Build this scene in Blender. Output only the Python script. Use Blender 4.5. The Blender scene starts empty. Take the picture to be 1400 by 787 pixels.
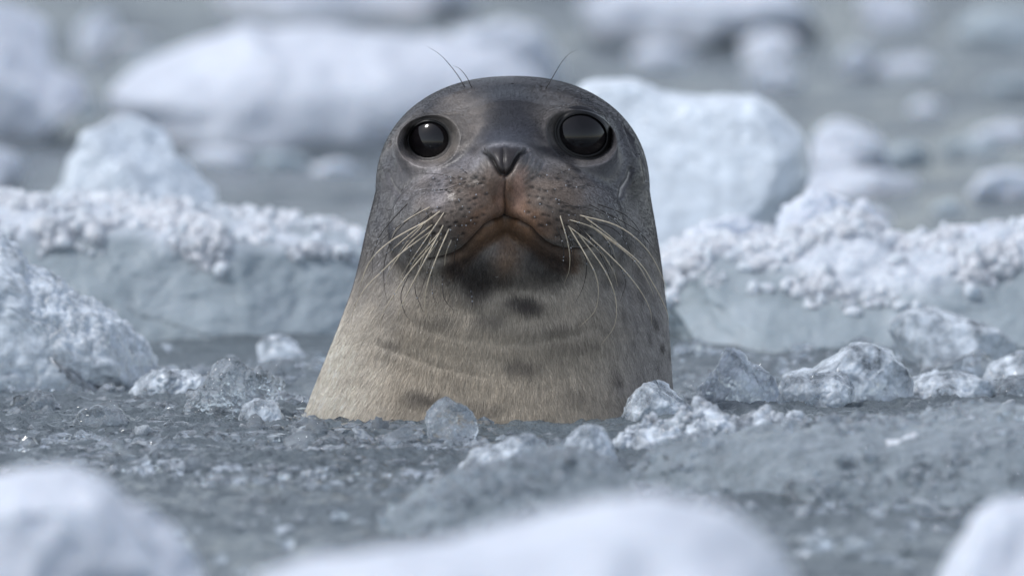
import bpy, bmesh, math
import numpy as np
from mathutils import Vector, Matrix
from mathutils.kdtree import KDTree

# ------------------------------------------------------------------ camera, sky, sun, exposure
scene = bpy.context.scene
COL = scene.collection
SUN_EL, SUN_AZ = math.radians(56), math.radians(-112)      # azimuth: 0 = beyond the seal (+y), negative = to the left
CAM_Y, CAM_Z, S = -15.0, 1.0, 0.00065                     # S = metres per photograph pixel at the seal
ROW0, COL0 = 568.0, 700.0                                 # pixel of the world origin
TILT = math.atan2(CAM_Z - (ROW0 - 393.5) * S, -CAM_Y)
DIST = math.hypot(CAM_Z - (ROW0 - 393.5) * S, CAM_Y)

cam_d = bpy.data.cameras.new('camera')
cam = bpy.data.objects.new('camera', cam_d); COL.objects.link(cam)
cam.location = (0, CAM_Y, CAM_Z)
cam.rotation_euler = (math.pi / 2 - TILT, 0, 0)
cam_d.sensor_width = 36.0
cam_d.lens = 36.0 * DIST / (1400 * S)
cam_d.clip_start = 0.5; cam_d.clip_end = 5000
cam_d.dof.use_dof = True
cam_d.dof.focus_distance = DIST - 0.10
cam_d.dof.aperture_fstop = cam_d.lens / 88.0
cam_d.dof.aperture_blades = 9
scene.camera = cam

world = bpy.data.worlds.new('World'); scene.world = world
world.use_nodes = True
wn, wl = world.node_tree.nodes, world.node_tree.links
wn.clear()
sky = wn.new('ShaderNodeTexSky'); sky.sky_type = 'NISHITA'; sky.sun_disc = False
sky.sun_elevation = SUN_EL; sky.sun_rotation = SUN_AZ
sky.air_density = 1.0; sky.dust_density = 1.0; sky.ozone_density = 1.0
hsv = wn.new('ShaderNodeHueSaturation'); hsv.inputs['Saturation'].default_value = 0.50
bgn = wn.new('ShaderNodeBackground'); bgn.inputs['Strength'].default_value = 0.15
wo = wn.new('ShaderNodeOutputWorld')
wl.new(sky.outputs['Color'], hsv.inputs['Color'])
wl.new(hsv.outputs['Color'], bgn.inputs['Color'])
wl.new(bgn.outputs['Background'], wo.inputs['Surface'])

sun_d = bpy.data.lights.new('sun', 'SUN')
sun_d.energy = 1.25; sun_d.angle = math.radians(11); sun_d.color = (1.0, 0.985, 0.96)
sun = bpy.data.objects.new('sun', sun_d); COL.objects.link(sun)
sdir = Vector((math.sin(SUN_AZ) * math.cos(SUN_EL), math.cos(SUN_AZ) * math.cos(SUN_EL), math.sin(SUN_EL)))
sun.rotation_euler = sdir.to_track_quat('Z', 'Y').to_euler()
sun.location = (-3, 1, 6)

vs = scene.view_settings
vs.view_transform = 'Standard'; vs.look = 'None'; vs.gamma = 1.0; vs.use_curve_mapping = False
vs.exposure = 0.40
cy = scene.cycles
cy.use_denoising = True
cy.max_bounces = 10; cy.transmission_bounces = 8; cy.glossy_bounces = 4; cy.diffuse_bounces = 4
cy.caustics_refractive = True; cy.caustics_reflective = False; cy.blur_glossy = 0.5
cy.sample_clamp_indirect = 4.0
try: scene.cycles_curves.shape = 'RIBBONS'
except Exception: pass

# ------------------------------------------------------------------ mapping and numeric helpers
_ct, _st = math.cos(TILT), math.sin(TILT)
def ray(px, py):
    u = (px - COL0) * S / DIST; v = (393.5 - py) * S / DIST
    return u, _ct + v * _st, -_st + v * _ct                # forward = (0, cos, -sin), up = (0, sin, cos)
def P(px, py, y):
    rx, ry, rz = ray(px, py); k = (y - CAM_Y) / ry
    return rx * k, y, CAM_Z + rz * k
def G(px, py):
    rx, ry, rz = ray(px, py); k = -CAM_Z / rz
    return rx * k, CAM_Y + ry * k
rng = np.random.default_rng(7)

def _h(ix, iy, iz, seed):
    n = (ix.astype(np.uint32) * np.uint32(374761393) + iy.astype(np.uint32) * np.uint32(668265263)
         + iz.astype(np.uint32) * np.uint32(2147483647) + np.uint32((seed * 1013904223) & 0xffffffff))
    n = (n ^ (n >> np.uint32(13))) * np.uint32(1274126177)
    n = (n ^ (n >> np.uint32(16))) * np.uint32(2246822519)
    return (n ^ (n >> np.uint32(15)))
def noise3(p, seed=0):
    """gradient noise about -1..1 on an (n,3) array"""
    p = np.asarray(p, dtype=np.float64)
    i = np.floor(p).astype(np.int64); f = p - i
    w = f * f * f * (f * (f * 6 - 15) + 10)
    out = np.zeros(len(p))
    for dx in (0, 1):
        wx = w[:, 0] if dx else 1 - w[:, 0]
        for dy in (0, 1):
            wy = w[:, 1] if dy else 1 - w[:, 1]
            for dz in (0, 1):
                wz = w[:, 2] if dz else 1 - w[:, 2]
                h = _h(i[:, 0] + dx, i[:, 1] + dy, i[:, 2] + dz, seed)
                gx = (h & np.uint32(1023)) / 511.5 - 1; gy = ((h >> np.uint32(10)) & np.uint32(1023)) / 511.5 - 1
                gz = ((h >> np.uint32(20)) & np.uint32(1023)) / 511.5 - 1
                out += wx * wy * wz * (gx * (f[:, 0] - dx) + gy * (f[:, 1] - dy) + gz * (f[:, 2] - dz))
    return out * 1.5
def fbm(p, octv=4, seed=0, gain=0.5):
    p = np.asarray(p, dtype=np.float64); o = np.zeros(len(p)); a = 1.0
    for k in range(octv):
        o += a * noise3(p, seed + k * 17); p = p * 2.03 + 11.3; a *= gain
    return o
def ridged(p, octv=3, seed=0):
    p = np.asarray(p, dtype=np.float64); o = np.zeros(len(p)); a = 1.0
    for k in range(octv):
        o += a * (1 - 2 * np.abs(noise3(p, seed + k * 31))); p = p * 2.1 + 5.7; a *= 0.5
    return o
def sstep(a, b, x):
    t = np.clip((x - a) / (b - a), 0, 1); return t * t * (3 - 2 * t)
def srgb(r, g, b):
    f = lambda c: (c / 255 / 12.92) if c / 255 <= 0.04045 else ((c / 255 + 0.055) / 1.055) ** 2.4
    return np.array([f(r), f(g), f(b)])

# ------------------------------------------------------------------ object helpers
def link(name, me, mat=None, parent=None):
    o = bpy.data.objects.new(name, me); COL.objects.link(o)
    if mat is not None: me.materials.append(mat)
    if parent is not None: o.parent = parent
    return o
def np_mesh(name, V, F, smooth=True):
    me = bpy.data.meshes.new(name)
    V = np.asarray(V, dtype=np.float32); F = np.asarray(F, dtype=np.int32); k = F.shape[1]
    me.vertices.add(len(V)); me.vertices.foreach_set('co', V.ravel())
    me.loops.add(F.size); me.loops.foreach_set('vertex_index', F.ravel())
    me.polygons.add(len(F)); me.polygons.foreach_set('loop_start', np.arange(0, F.size, k, dtype=np.int32))
    me.polygons.foreach_set('use_smooth', np.full(len(F), smooth, dtype=bool))
    me.update(calc_edges=True)
    return me
def tag(o, label=None, cat=None, group=None, kind=None):
    if label: o['label'] = label
    if cat: o['category'] = cat
    if group: o['group'] = group
    if kind: o['kind'] = kind
    return o
_ico = {}
def ico(level):
    if level not in _ico:
        bm = bmesh.new(); bmesh.ops.create_icosphere(bm, subdivisions=level, radius=1.0)
        V = np.array([v.co[:] for v in bm.verts]); F = np.array([[v.index for v in f.verts] for f in bm.faces]); bm.free()
        _ico[level] = (V, F)
    return _ico[level]
def tri_normals(V, F):
    n = np.cross(V[F[:, 1]] - V[F[:, 0]], V[F[:, 2]] - V[F[:, 0]])
    vn = np.zeros_like(V)
    for k in range(3): np.add.at(vn, F[:, k], n)
    return vn / np.maximum(np.linalg.norm(vn, axis=1, keepdims=True), 1e-12)

# ------------------------------------------------------------------ materials
class NT:
    def __init__(s, name):
        s.m = bpy.data.materials.new(name); s.m.use_nodes = True
        s.n, s.l = s.m.node_tree.nodes, s.m.node_tree.links
        s.n.clear(); s.out = s.n.new('ShaderNodeOutputMaterial')
    def new(s, t, **kw):
        nd = s.n.new(t)
        for k, v in kw.items():
            if k in nd.inputs: nd.inputs[k].default_value = v
            else: setattr(nd, k, v)
        return nd
    def link(s, a, b): s.l.new(a, b)
    def noise(s, scale, detail=4, rough=0.55, coord='Object', vec=None):
        if vec is None:
            tc = s.new('ShaderNodeTexCoord'); vec = tc.outputs[coord]
        nz = s.new('ShaderNodeTexNoise', Scale=scale, Detail=detail, Roughness=rough); s.link(vec, nz.inputs['Vector'])
        return nz
    def ramp(s, fac, stops):
        r = s.new('ShaderNodeValToRGB'); e = r.color_ramp.elements
        while len(e) < len(stops): e.new(0.5)
        for q, (pos, c) in zip(e, stops): q.position = pos; q.color = (*c, 1)
        s.link(fac, r.inputs['Fac']); return r
    def bump(s, h, strength, dist, normal=None):
        b = s.new('ShaderNodeBump', Strength=strength, Distance=dist); s.link(h, b.inputs['Height'])
        if normal is not None: s.link(normal, b.inputs['Normal'])
        return b

def mat_ice_white(name, c0, c1, scale=22, bumpd=0.004, rough=0.38, sss=0.35):
    t = NT(name)
    b = t.new('ShaderNodeBsdfPrincipled', Roughness=rough, IOR=1.31)
    n1 = t.noise(scale, 5, 0.6); n2 = t.noise(scale * 9, 4, 0.6)
    r = t.ramp(n1.outputs['Fac'], [(0.3, c0), (0.7, c1)])
    t.link(r.outputs['Color'], b.inputs['Base Color'])
    b.inputs['Subsurface Weight'].default_value = sss
    b.inputs['Subsurface Radius'].default_value = (0.6, 0.85, 1.0)
    b.inputs['Subsurface Scale'].default_value = 0.02
    bp = t.bump(n2.outputs['Fac'], 0.7, bumpd)
    n3 = t.noise(scale * 2.4, 3, 0.5)
    bp2 = t.bump(n3.outputs['Fac'], 0.5, bumpd * 2.5, bp.outputs['Normal'])
    t.link(bp2.outputs['Normal'], b.inputs['Normal'])
    t.link(b.outputs['BSDF'], t.out.inputs['Surface'])
    return t.m
M_WHITE = mat_ice_white('white_ice', (0.56, 0.61, 0.70), (0.78, 0.82, 0.90))
M_FAR = mat_ice_white('far_white_ice', (0.55, 0.59, 0.67), (0.75, 0.79, 0.87), 14, 0.006, 0.45, 0.45)
M_TEAL = mat_ice_white('bank_grey_ice', (0.33, 0.385, 0.42), (0.46, 0.52, 0.57), 16, 0.003, 0.25, 0.4)
M_AWASH = mat_ice_white('awash_grey_ice', (0.17, 0.205, 0.23), (0.36, 0.41, 0.45), 38, 0.006, 0.16, 0.4)

def mat_bank():
    t = NT('crusted_bank_ice')
    b = t.new('ShaderNodeBsdfPrincipled', Roughness=0.28, IOR=1.31)
    n1 = t.noise(16, 5, 0.6); n2 = t.noise(150, 4, 0.6)
    r = t.ramp(n1.outputs['Fac'], [(0.3, (0.26, 0.31, 0.34)), (0.7, (0.38, 0.435, 0.475))])
    r2 = t.ramp(n2.outputs['Fac'], [(0.3, (0.46, 0.51, 0.58)), (0.7, (0.74, 0.78, 0.84))])
    a = t.new('ShaderNodeAttribute'); a.attribute_name = 'crust'
    mx = t.new('ShaderNodeMix', data_type='RGBA')
    t.link(a.outputs['Fac'], mx.inputs[0]); t.link(r.outputs['Color'], mx.inputs[6]); t.link(r2.outputs['Color'], mx.inputs[7])
    t.link(mx.outputs[2], b.inputs['Base Color'])
    b.inputs['Subsurface Weight'].default_value = 0.35; b.inputs['Subsurface Radius'].default_value = (0.6, 0.85, 1.0); b.inputs['Subsurface Scale'].default_value = 0.02
    bp = t.bump(n2.outputs['Fac'], 0.7, 0.003); t.link(bp.outputs['Normal'], b.inputs['Normal'])
    t.link(b.outputs['BSDF'], t.out.inputs['Surface'])
    return t.m
M_BANK = mat_bank()
def mat_ice_clear(name, lo, hi, rough=0.08, tint=(0.93, 0.97, 1.0)):
    t = NT(name)
    g = t.new('ShaderNodeBsdfPrincipled', Roughness=rough, IOR=1.31)
    g.inputs['Base Color'].default_value = (*tint, 1); g.inputs['Transmission Weight'].default_value = 1.0
    d = t.new('ShaderNodeBsdfPrincipled', Roughness=0.12, IOR=1.31)
    d.inputs['Base Color'].default_value = (0.77, 0.84, 0.93, 1)
    d.inputs['Subsurface Weight'].default_value = 0.5; d.inputs['Subsurface Radius'].default_value = (1.0, 1.0, 1.0)
    d.inputs['Subsurface Scale'].default_value = 0.006
    n1 = t.noise(48, 5, 0.6)
    r = t.new('ShaderNodeMapRange'); t.link(n1.outputs['Fac'], r.inputs['Value'])
    r.inputs['From Min'].default_value = 0.36; r.inputs['From Max'].default_value = 0.66; r.inputs['To Min'].default_value = lo; r.inputs['To Max'].default_value = hi
    mx = t.new('ShaderNodeMixShader'); t.link(r.outputs['Result'], mx.inputs['Fac'])
    t.link(g.outputs['BSDF'], mx.inputs[1]); t.link(d.outputs['BSDF'], mx.inputs[2])
    n2 = t.noise(90, 2, 0.5)
    bp = t.bump(n2.outputs['Fac'], 0.5, 0.003)
    t.link(bp.outputs['Normal'], g.inputs['Normal']); t.link(bp.outputs['Normal'], d.inputs['Normal'])
    t.link(mx.outputs['Shader'], t.out.inputs['Surface'])
    return t.m
M_GLIST = mat_ice_clear('glistening_ice', 0.30, 0.95, 0.06)
M_TRANS = mat_ice_clear('translucent_block_ice', 0.72, 1.0, 0.12)
M_CLEAR = mat_ice_clear('clear_ice', 0.0, 0.30, 0.03)
M_CLOUDY = mat_ice_clear('cloudy_clear_ice', 0.08, 0.9, 0.04)
M_CRUMB = mat_ice_white('crumbled_ice', (0.50, 0.56, 0.63), (0.82, 0.86, 0.92), 60, 0.001, 0.08, 0.3)

def mat_water():
    t = NT('silty_sea_water')
    b = t.new('ShaderNodeBsdfPrincipled', Roughness=0.16, IOR=1.33)
    b.inputs['Specular IOR Level'].default_value = 0.30
    n1 = t.noise(3.0, 4, 0.6)
    r = t.ramp(n1.outputs['Fac'], [(0.3, (0.10, 0.121, 0.136)), (0.7, (0.155, 0.184, 0.203))])
    t.link(r.outputs['Color'], b.inputs['Base Color'])
    n2 = t.noise(55, 4, 0.6); n3 = t.noise(260, 3, 0.6)
    bp = t.bump(n2.outputs['Fac'], 0.8, 0.014)
    bp2 = t.bump(n3.outputs['Fac'], 0.4, 0.0012, bp.outputs['Normal'])
    t.link(bp2.outputs['Normal'], b.inputs['Normal'])
    t.link(b.outputs['BSDF'], t.out.inputs['Surface'])
    return t.m
M_WATER = mat_water()

def mat_skin():
    t = NT('wet_seal_coat')
    b = t.new('ShaderNodeBsdfPrincipled', Roughness=0.40, IOR=1.4)
    b.inputs['Coat Weight'].default_value = 0.15; b.inputs['Coat Roughness'].default_value = 0.25; b.inputs['Specular IOR Level'].default_value = 0.4
    a = t.new('ShaderNodeAttribute'); a.attribute_name = 'coat'
    tc = t.new('ShaderNodeTexCoord')
    mp = t.new('ShaderNodeMapping'); mp.inputs['Scale'].default_value = (900, 800, 300)
    t.link(tc.outputs['Object'], mp.inputs['Vector'])
    nz = t.new('ShaderNodeTexNoise', Scale=1.0, Detail=3, Roughness=0.6); t.link(mp.outputs['Vector'], nz.inputs['Vector'])
    mr = t.new('ShaderNodeMapRange'); t.link(nz.outputs['Fac'], mr.inputs['Value'])
    mr.inputs['From Min'].default_value = 0.3; mr.inputs['From Max'].default_value = 0.7
    mr.inputs['To Min'].default_value = 0.72; mr.inputs['To Max'].default_value = 1.28
    mul = t.new('ShaderNodeVectorMath', operation='SCALE'); t.link(a.outputs['Color'], mul.inputs[0]); t.link(mr.outputs['Result'], mul.inputs['Scale'])
    t.link(mul.outputs['Vector'], b.inputs['Base Color'])
    bp = t.bump(nz.outputs['Fac'], 0.3, 0.0005); t.link(bp.outputs['Normal'], b.inputs['Normal'])
    t.link(b.outputs['BSDF'], t.out.inputs['Surface'])
    return t.m
def mat_fur():
    t = NT('seal_fur')
    b = t.new('ShaderNodeBsdfPrincipled', Roughness=0.4, IOR=1.4)
    a = t.new('ShaderNodeAttribute'); a.attribute_name = 'coat'
    t.link(a.outputs['Color'], b.inputs['Base Color'])
    t.link(b.outputs['BSDF'], t.out.inputs['Surface'])
    return t.m
def mat_plain(name, c, rough, ior=1.4, var=0.0, coat=0.0):
    t = NT(name)
    b = t.new('ShaderNodeBsdfPrincipled', Roughness=rough, IOR=ior)
    n = t.noise(120, 3); r = t.ramp(n.outputs['Fac'], [(0.3, tuple(np.array(c) * (1 - var))), (0.7, tuple(np.array(c) * (1 + var)))])
    t.link(r.outputs['Color'], b.inputs['Base Color']); b.inputs['Coat Weight'].default_value = coat
    t.link(b.outputs['BSDF'], t.out.inputs['Surface'])
    return t.m
M_SKIN, M_FUR = mat_skin(), mat_fur()
M_EYE = mat_plain('wet_black_eye', (0.006, 0.005, 0.006), 0.03, 1.42, 0.3)
M_WHISK_L = mat_plain('pale_whisker', (0.62, 0.53, 0.40), 0.35, 1.5, 0.25)
M_WHISK_D = mat_plain('dark_whisker', (0.035, 0.028, 0.024), 0.35, 1.5, 0.3)
def mat_drop():
    t = NT('water_drop'); b = t.new('ShaderNodeBsdfPrincipled', Roughness=0.02, IOR=1.33)
    b.inputs['Transmission Weight'].default_value = 0.6; b.inputs['Base Color'].default_value = (0.9, 0.93, 1, 1)
    t.link(b.outputs['BSDF'], t.out.inputs['Surface']); return t.m
M_DROP = mat_drop()

# ------------------------------------------------------------------ water
def build_water():
    def axis(parts):
        a = [np.arange(lo, hi, st) for lo, hi, st in parts]
        return np.concatenate(a)
    xc = axis([(-0.48, 0.48, 0.0042), (0.48, 1.05, 0.012)])
    xr = np.concatenate([xc, 1.05 * 1.35 ** np.arange(0, 26)])
    xs = np.unique(np.concatenate([-xr[xr > 0.48][::-1], xr]))
    yc = axis([(-2.6, -0.6, 0.011), (-0.6, 0.3, 0.005), (0.3, 2.2, 0.016), (2.2, 12.0, 0.06)])
    ys = np.concatenate([-2.6 - 0.03 * (1.35 ** np.arange(1, 34))[::-1], yc, 12 + 0.1 * 1.35 ** np.arange(1, 33)])
    X, Y = np.meshgrid(xs, ys); p = np.stack([X.ravel(), Y.ravel(), np.zeros(X.size)], 1)
    near = sstep(40, 10, np.abs(p[:, 1])) * sstep(6, 2, np.abs(p[:, 0]))
    z = (0.010 + 0.012 * sstep(1.5, 5, p[:, 1])) * fbm(p * [2.2, 3.0, 1] + 3, 3, 5) + 0.0055 * fbm(p * [9, 17, 1], 3, 9) + 0.0022 * fbm(p * [34, 60, 1], 2, 21)
    # brash-choked water in front of and beside the seal is rougher and lumpier
    m = sstep(-2.0, -0.2, p[:, 1]) * sstep(0.45, 0.1, p[:, 1])
    z += m * (0.0045 * np.maximum(ridged(p * [34, 44, 1], 3, 41) - 0.1, -0.3) + 0.003 * np.abs(fbm(p * [90, 110, 1], 2, 43)))
    p[:, 2] = z * near - 0.004
    nx, ny = len(xs), len(ys)
    i = np.arange(nx * ny).reshape(ny, nx)
    F = np.stack([i[:-1, :-1], i[:-1, 1:], i[1:, 1:], i[1:, :-1]], -1).reshape(-1, 4)
    o = link('water', np_mesh('water', p, F), M_WATER)
    tag(o, 'grey green silty sea water between the ice', 'water', kind='structure')
    return o
build_water()

# ------------------------------------------------------------------ ice pieces
def ice_mesh(outline, yc, D, lvl, seed, facets, amp, crumb, boxy=0.75, sub=0.35, freq=1.0, lean=0.0):
    pts = np.array([P(px, py, yc) for px, py in outline])[:, [0, 2]]
    x0, x1 = pts[:, 0].min(), pts[:, 0].max(); h = max(pts[:, 1].max(), 0.01)
    cx = (x0 + x1) / 2; cz = 0.22 * h
    lo = -max(sub * h, 0.02)
    poly = np.vstack([pts, [[x1 - 0.12 * (x1 - x0), lo], [x0 + 0.12 * (x1 - x0), lo]]]) - [cx, cz]
    hx, hz = (x1 - x0) / 2, max(np.abs(poly[:, 1]).max(), 1e-4); poly = poly / [hx, hz]
    ph = np.linspace(-math.pi, math.pi, 721)
    dx, dz = np.cos(ph), np.sin(ph); R = np.zeros(721)
    n = len(poly)
    for k in range(n):
        a, b = poly[k], poly[(k + 1) % n]; e = b - a
        den = dx * e[1] - dz * e[0]; den = np.where(np.abs(den) < 1e-12, 1e-12, den)
        t = (a[0] * e[1] - a[1] * e[0]) / den; s = (a[0] * dz - a[1] * dx) / den
        ok = (t > 0) & (s >= -1e-6) & (s <= 1 + 1e-6)
        R = np.where(ok, np.maximum(R, t), R)
    ker = np.exp(-0.5 * (np.arange(-8, 9) / 1.4) ** 2); ker /= ker.sum()
    R = np.convolve(np.concatenate([R[-9:-1], R, R[1:9]]), ker, 'valid')
    V, F = ico(lvl); V = V.copy()
    phi = np.arctan2(V[:, 2], V[:, 0]); s = np.hypot(V[:, 0], V[:, 2])
    r = np.interp(phi, ph, R) * s ** boxy
    Q = np.stack([hx * r * np.cos(phi), D * np.sign(V[:, 1]) * np.abs(V[:, 1]) ** 0.8, hz * r * np.sin(phi)], 1)
    g = np.random.default_rng(seed)
    size = (x1 - x0 + h) / 2
    for k in range(facets):                                      # broken planes
        nn = g.normal(size=3) * [0.5, 1.0, 0.4]; nn[1] = -abs(nn[1]) if k % 4 else nn[1]; nn /= np.linalg.norm(nn)
        d = Q @ nn; off = np.quantile(d, g.uniform(0.80, 0.94))
        Q -= np.maximum(d - off, 0)[:, None] * nn * 0.92
    N = tri_normals(Q, F)
    sc = freq / max(size, 0.02)
    Q += N * (amp * size * (0.55 * fbm(Q * sc * 2.6, 3, seed) + 0.35 * (ridged(Q * sc * 5.5, 2, seed + 3) - 0.5) * 0.6))[:, None]
    if crumb:
        N = tri_normals(Q, F)
        Q += N * (crumb * (ridged(Q * 75, 2, seed + 9) * 0.6 + fbm(Q * 190, 2, seed + 5)))[:, None]
    Q[:, 1] += lean * Q[:, 2]
    Q[:, 2] += cz
    return Q, F, cx
def ice(name, outline, base, D, mat, label, cat='ice', group=None, y=None, lvl=5, seed=1, facets=8, amp=0.10, crumb=0.0, smooth=True, boxy=0.75, sub=0.35, freq=1.0, lean=0.0, behind=True):
    if y is None: y = G(700, base)[1]
    Q, F, cx = ice_mesh(outline, y + (D if behind else 0), D, min(lvl + 1, 7), seed, facets, amp, crumb, boxy, sub, freq, lean)
    o = link(name, np_mesh(name, Q, F, smooth), mat)
    o.location = (cx, y + (D if behind else 0), 0)
    tag(o, label, cat, group)
    o['_v'] = 0; del o['_v']
    return o
def crumbs_on(o, n, size, seed, mask, name='ice_crumb_layer', mat=None, lvl=1, lift=0.3):
    """a crust of crumbled ice frozen onto a slab: one uncountable part"""
    g = np.random.default_rng(seed)
    me = o.data; V = np.zeros(len(me.vertices) * 3); me.vertices.foreach_get('co', V); V = V.reshape(-1, 3)
    F = np.zeros(len(me.polygons) * 3, dtype=np.int32); me.polygons.foreach_get('vertices', F); F = F.reshape(-1, 3)
    N = tri_normals(V, F)
    C = V[F].mean(1); nn = N[F].mean(1)
    A = 0.5 * np.linalg.norm(np.cross(V[F[:, 1]] - V[F[:, 0]], V[F[:, 2]] - V[F[:, 0]]), axis=1)
    w = mask(C + np.array(o.location), nn) * A; w = np.where((C[:, 2] > -0.01), w, 0); w /= w.sum()
    idx = g.choice(len(F), n, p=w)
    bar = g.dirichlet((1, 1, 1), n)
    pos = (V[F[idx]] * bar[:, :, None]).sum(1)
    sv, sf = ico(lvl)
    r = size[0] + (size[1] - size[0]) * g.random(n) ** 2.5
    rad = r[:, None, None] * (1 + (0.45 if lvl < 2 else 0.3) * g.uniform(-1, 1, (n, len(sv), 1)))
    ax = g.uniform(0.6, 1.3, (n, 1, 3))
    allV = pos[:, None] + nn[idx][:, None] * (r * lift)[:, None, None] + sv[None] * rad * ax
    allF = sf[None] + (np.arange(n) * len(sv))[:, None, None]
    c = link(name, np_mesh(name, allV.reshape(-1, 3), allF.reshape(-1, 3), lvl > 1), mat or M_CRUMB, o)
    c['kind'] = 'stuff'
    return c

# --- far floes (soft in the photograph)
FARG = None
ice('ice_floe', [(150, 130), (190, 92), (250, 66), (305, 48), (335, 34), (365, 46), (450, 50), (540, 56), (620, 62), (690, 70), (735, 100), (760, 150), (740, 205), (160, 190)], 200, 0.22, M_FAR,
    'broad smooth white ice floe floating behind the seal\'s head', 'ice floe', seed=11, amp=0.05, facets=0, lvl=5)
ice('ice_floe', [(620, 40), (690, 28), (735, 40), (762, 80), (765, 120), (625, 130)], 135, 0.12, M_FAR,
    'small pale ice lump floating just behind the broad smooth floe', 'ice floe', seed=12, lvl=4)
ice('ice_floe', [(-130, 40), (-40, 8), (30, 6), (62, 28), (72, 90), (110, 105), (118, 135), (60, 190), (-130, 200)], 195, 0.16, M_FAR,
    'tall rounded white floe behind the pointed triangular ice block', 'ice floe', seed=13, amp=0.08)
ice('ice_floe', [(-120, 205), (-20, 200), (30, 215), (48, 250), (-120, 262)], 262, 0.10, M_FAR,
    'low white ice piece at the foot of the tall rounded floe', 'ice floe', seed=14, lvl=4)
ice('ice_floe', [(105, 40), (128, 18), (155, 22), (158, 62), (110, 66)], 72, 0.05, M_FAR,
    'little pale ice lump in dark water between two large floes', 'ice lump', seed=15, lvl=4)
ice('ice_floe', [(270, -30), (330, -40), (520, -45), (640, -30), (660, 20), (270, 24)], 24, 0.3, M_FAR,
    'long flat white floe far behind the broad smooth floe', 'ice floe', seed=16, lvl=4, amp=0.06)
ice('ice_floe', [(770, 4), (850, -10), (960, -22), (1080, -20), (1150, -4), (1180, 34), (1150, 62), (770, 50)], 62, 0.3, M_FAR,
    'long white floe farthest off beyond the tall ice block', 'ice floe', seed=17, lvl=4, amp=0.09)
ice('ice_floe', [(1175, -10), (1220, -6), (1265, 10), (1270, 40), (1180, 40)], 40, 0.10, M_FAR,
    'short pale ice lump beside the farthest long floe', 'ice lump', seed=18, lvl=4)
ice('ice_floe', [(1010, 60), (1040, 40), (1080, 48), (1102, 74), (1015, 86)], 86, 0.06, M_FAR,
    'pale ice lump in water beyond the tall ice block, with a smaller lump beside it', 'ice lump', seed=19, lvl=4)
ice('ice_floe', [(1148, 80), (1165, 64), (1190, 70), (1198, 96), (1150, 98)], 98, 0.04, M_FAR,
    'tiny pale ice lump beside a larger one beyond the tall ice block', 'ice lump', seed=20, lvl=4)
ice('ice_floe', [(1108, 215), (1118, 180), (1140, 164), (1170, 172), (1200, 188), (1212, 212), (1216, 240), (1120, 246)], 246, 0.08, M_FAR,
    'small rounded white ice block in open water beside the tall ice block', 'ice block', seed=21, amp=0.12)
ice('ice_floe', [(1098, 245), (1130, 232), (1200, 236), (1250, 244), (1255, 256), (1098, 262)], 262, 0.06, M_FAR,
    'flat thin ice piece at the foot of the small rounded block', 'ice piece', seed=22, lvl=4)
ice('ice_floe', [(1325, 262), (1340, 240), (1380, 232), (1420, 238), (1425, 272)], 274, 0.06, M_FAR,
    'low broken white ice piece in water behind the crumbly ice bank', 'ice piece', seed=23, lvl=4)
ice('ice_floe', [(1300, 40), (1325, 18), (1375, 10), (1420, 24), (1420, 66), (1305, 60)], 66, 0.06, mat=M_TEAL,
    label='grey half sunken ice lump far out in the water', cat='ice lump', seed=24, lvl=4)
_g = np.random.default_rng(64)
for _k, (_a, _b) in enumerate([(1330, 205), (1265, 150), (1385, 120), (1240, 95), (1300, 285), (1190, 300), (1345, 62), (905, 78), (1240, 215), (1060, 108), (210, 95), (175, 60), (90, 150), (460, 232), (380, 222), (300, 215), (560, 16), (1375, 185)]):
    _w, _ht = _g.uniform(22, 48), _g.uniform(10, 22)
    ice('ice_scrap', [(_a - _w, _b), (_a - 0.7 * _w, _b - 0.6 * _ht), (_a - 0.1 * _w, _b - _ht), (_a + 0.5 * _w, _b - 0.8 * _ht), (_a + _w, _b)], _b + 2, 0.03, M_FAR if _k % 2 else M_TEAL,
        'low pale scrap of ice adrift in open water behind the crumbly banks' if _k % 2 else 'low grey scrap of wet ice adrift in open water behind the crumbly banks', 'ice scrap',
        'pale ice scraps behind the banks' if _k % 2 else 'grey ice scraps behind the banks', seed=400 + _k, lvl=4, amp=0.14, facets=3)
# --- middle distance
ice('ice_block', [(38, 236), (52, 205), (85, 165), (118, 138), (143, 124), (172, 136), (200, 160), (222, 180), (242, 210), (275, 232), (305, 256), (298, 285), (150, 320), (40, 320)], 330, 0.10, M_TRANS,
    'pointed triangular white ice block standing behind the crumbly bank', 'ice block', y=2.1, seed=31, amp=0.07, facets=10, lvl=6, crumb=0.0015)
ice('ice_block', [(780, 130), (800, 112), (868, 111), (905, 126), (960, 132), (1035, 129), (1060, 146), (1098, 186), (1106, 240), (1088, 270), (1072, 300), (1062, 332), (1040, 350), (800, 350)], 340, 0.12, M_TRANS,
    'tall pale ice block with flat top and chipped side right behind the seal', 'ice block', y=1.95, seed=32, amp=0.03, facets=2, lvl=6, crumb=0.0012, boxy=0.5)
bankL = ice('ice_bank', [(-190, 320), (-120, 288), (0, 288), (60, 286), (130, 294), (200, 302), (290, 306), (340, 312), (430, 322), (480, 332), (520, 348), (540, 390), (540, 466), (-190, 466)], 466, 0.30, M_BANK,
    'long low blue grey ice slab topped with white ice crumbs', 'ice bank', seed=41, amp=0.035, facets=6, lvl=6, freq=2.2, sub=0.3, lean=0.9)
bankR = ice('ice_bank', [(870, 370), (915, 348), (960, 340), (1060, 340), (1085, 322), (1120, 312), (1165, 312), (1195, 324), (1215, 345), (1260, 342), (1330, 342), (1400, 330), (1560, 326), (1580, 478), (870, 478)], 478, 0.30, M_BANK,
    'long blue grey ice bank heaped with white crumbs below the tall block', 'ice bank', seed=42, amp=0.04, facets=6, lvl=6, freq=2.2, sub=0.3, lean=0.9)
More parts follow.
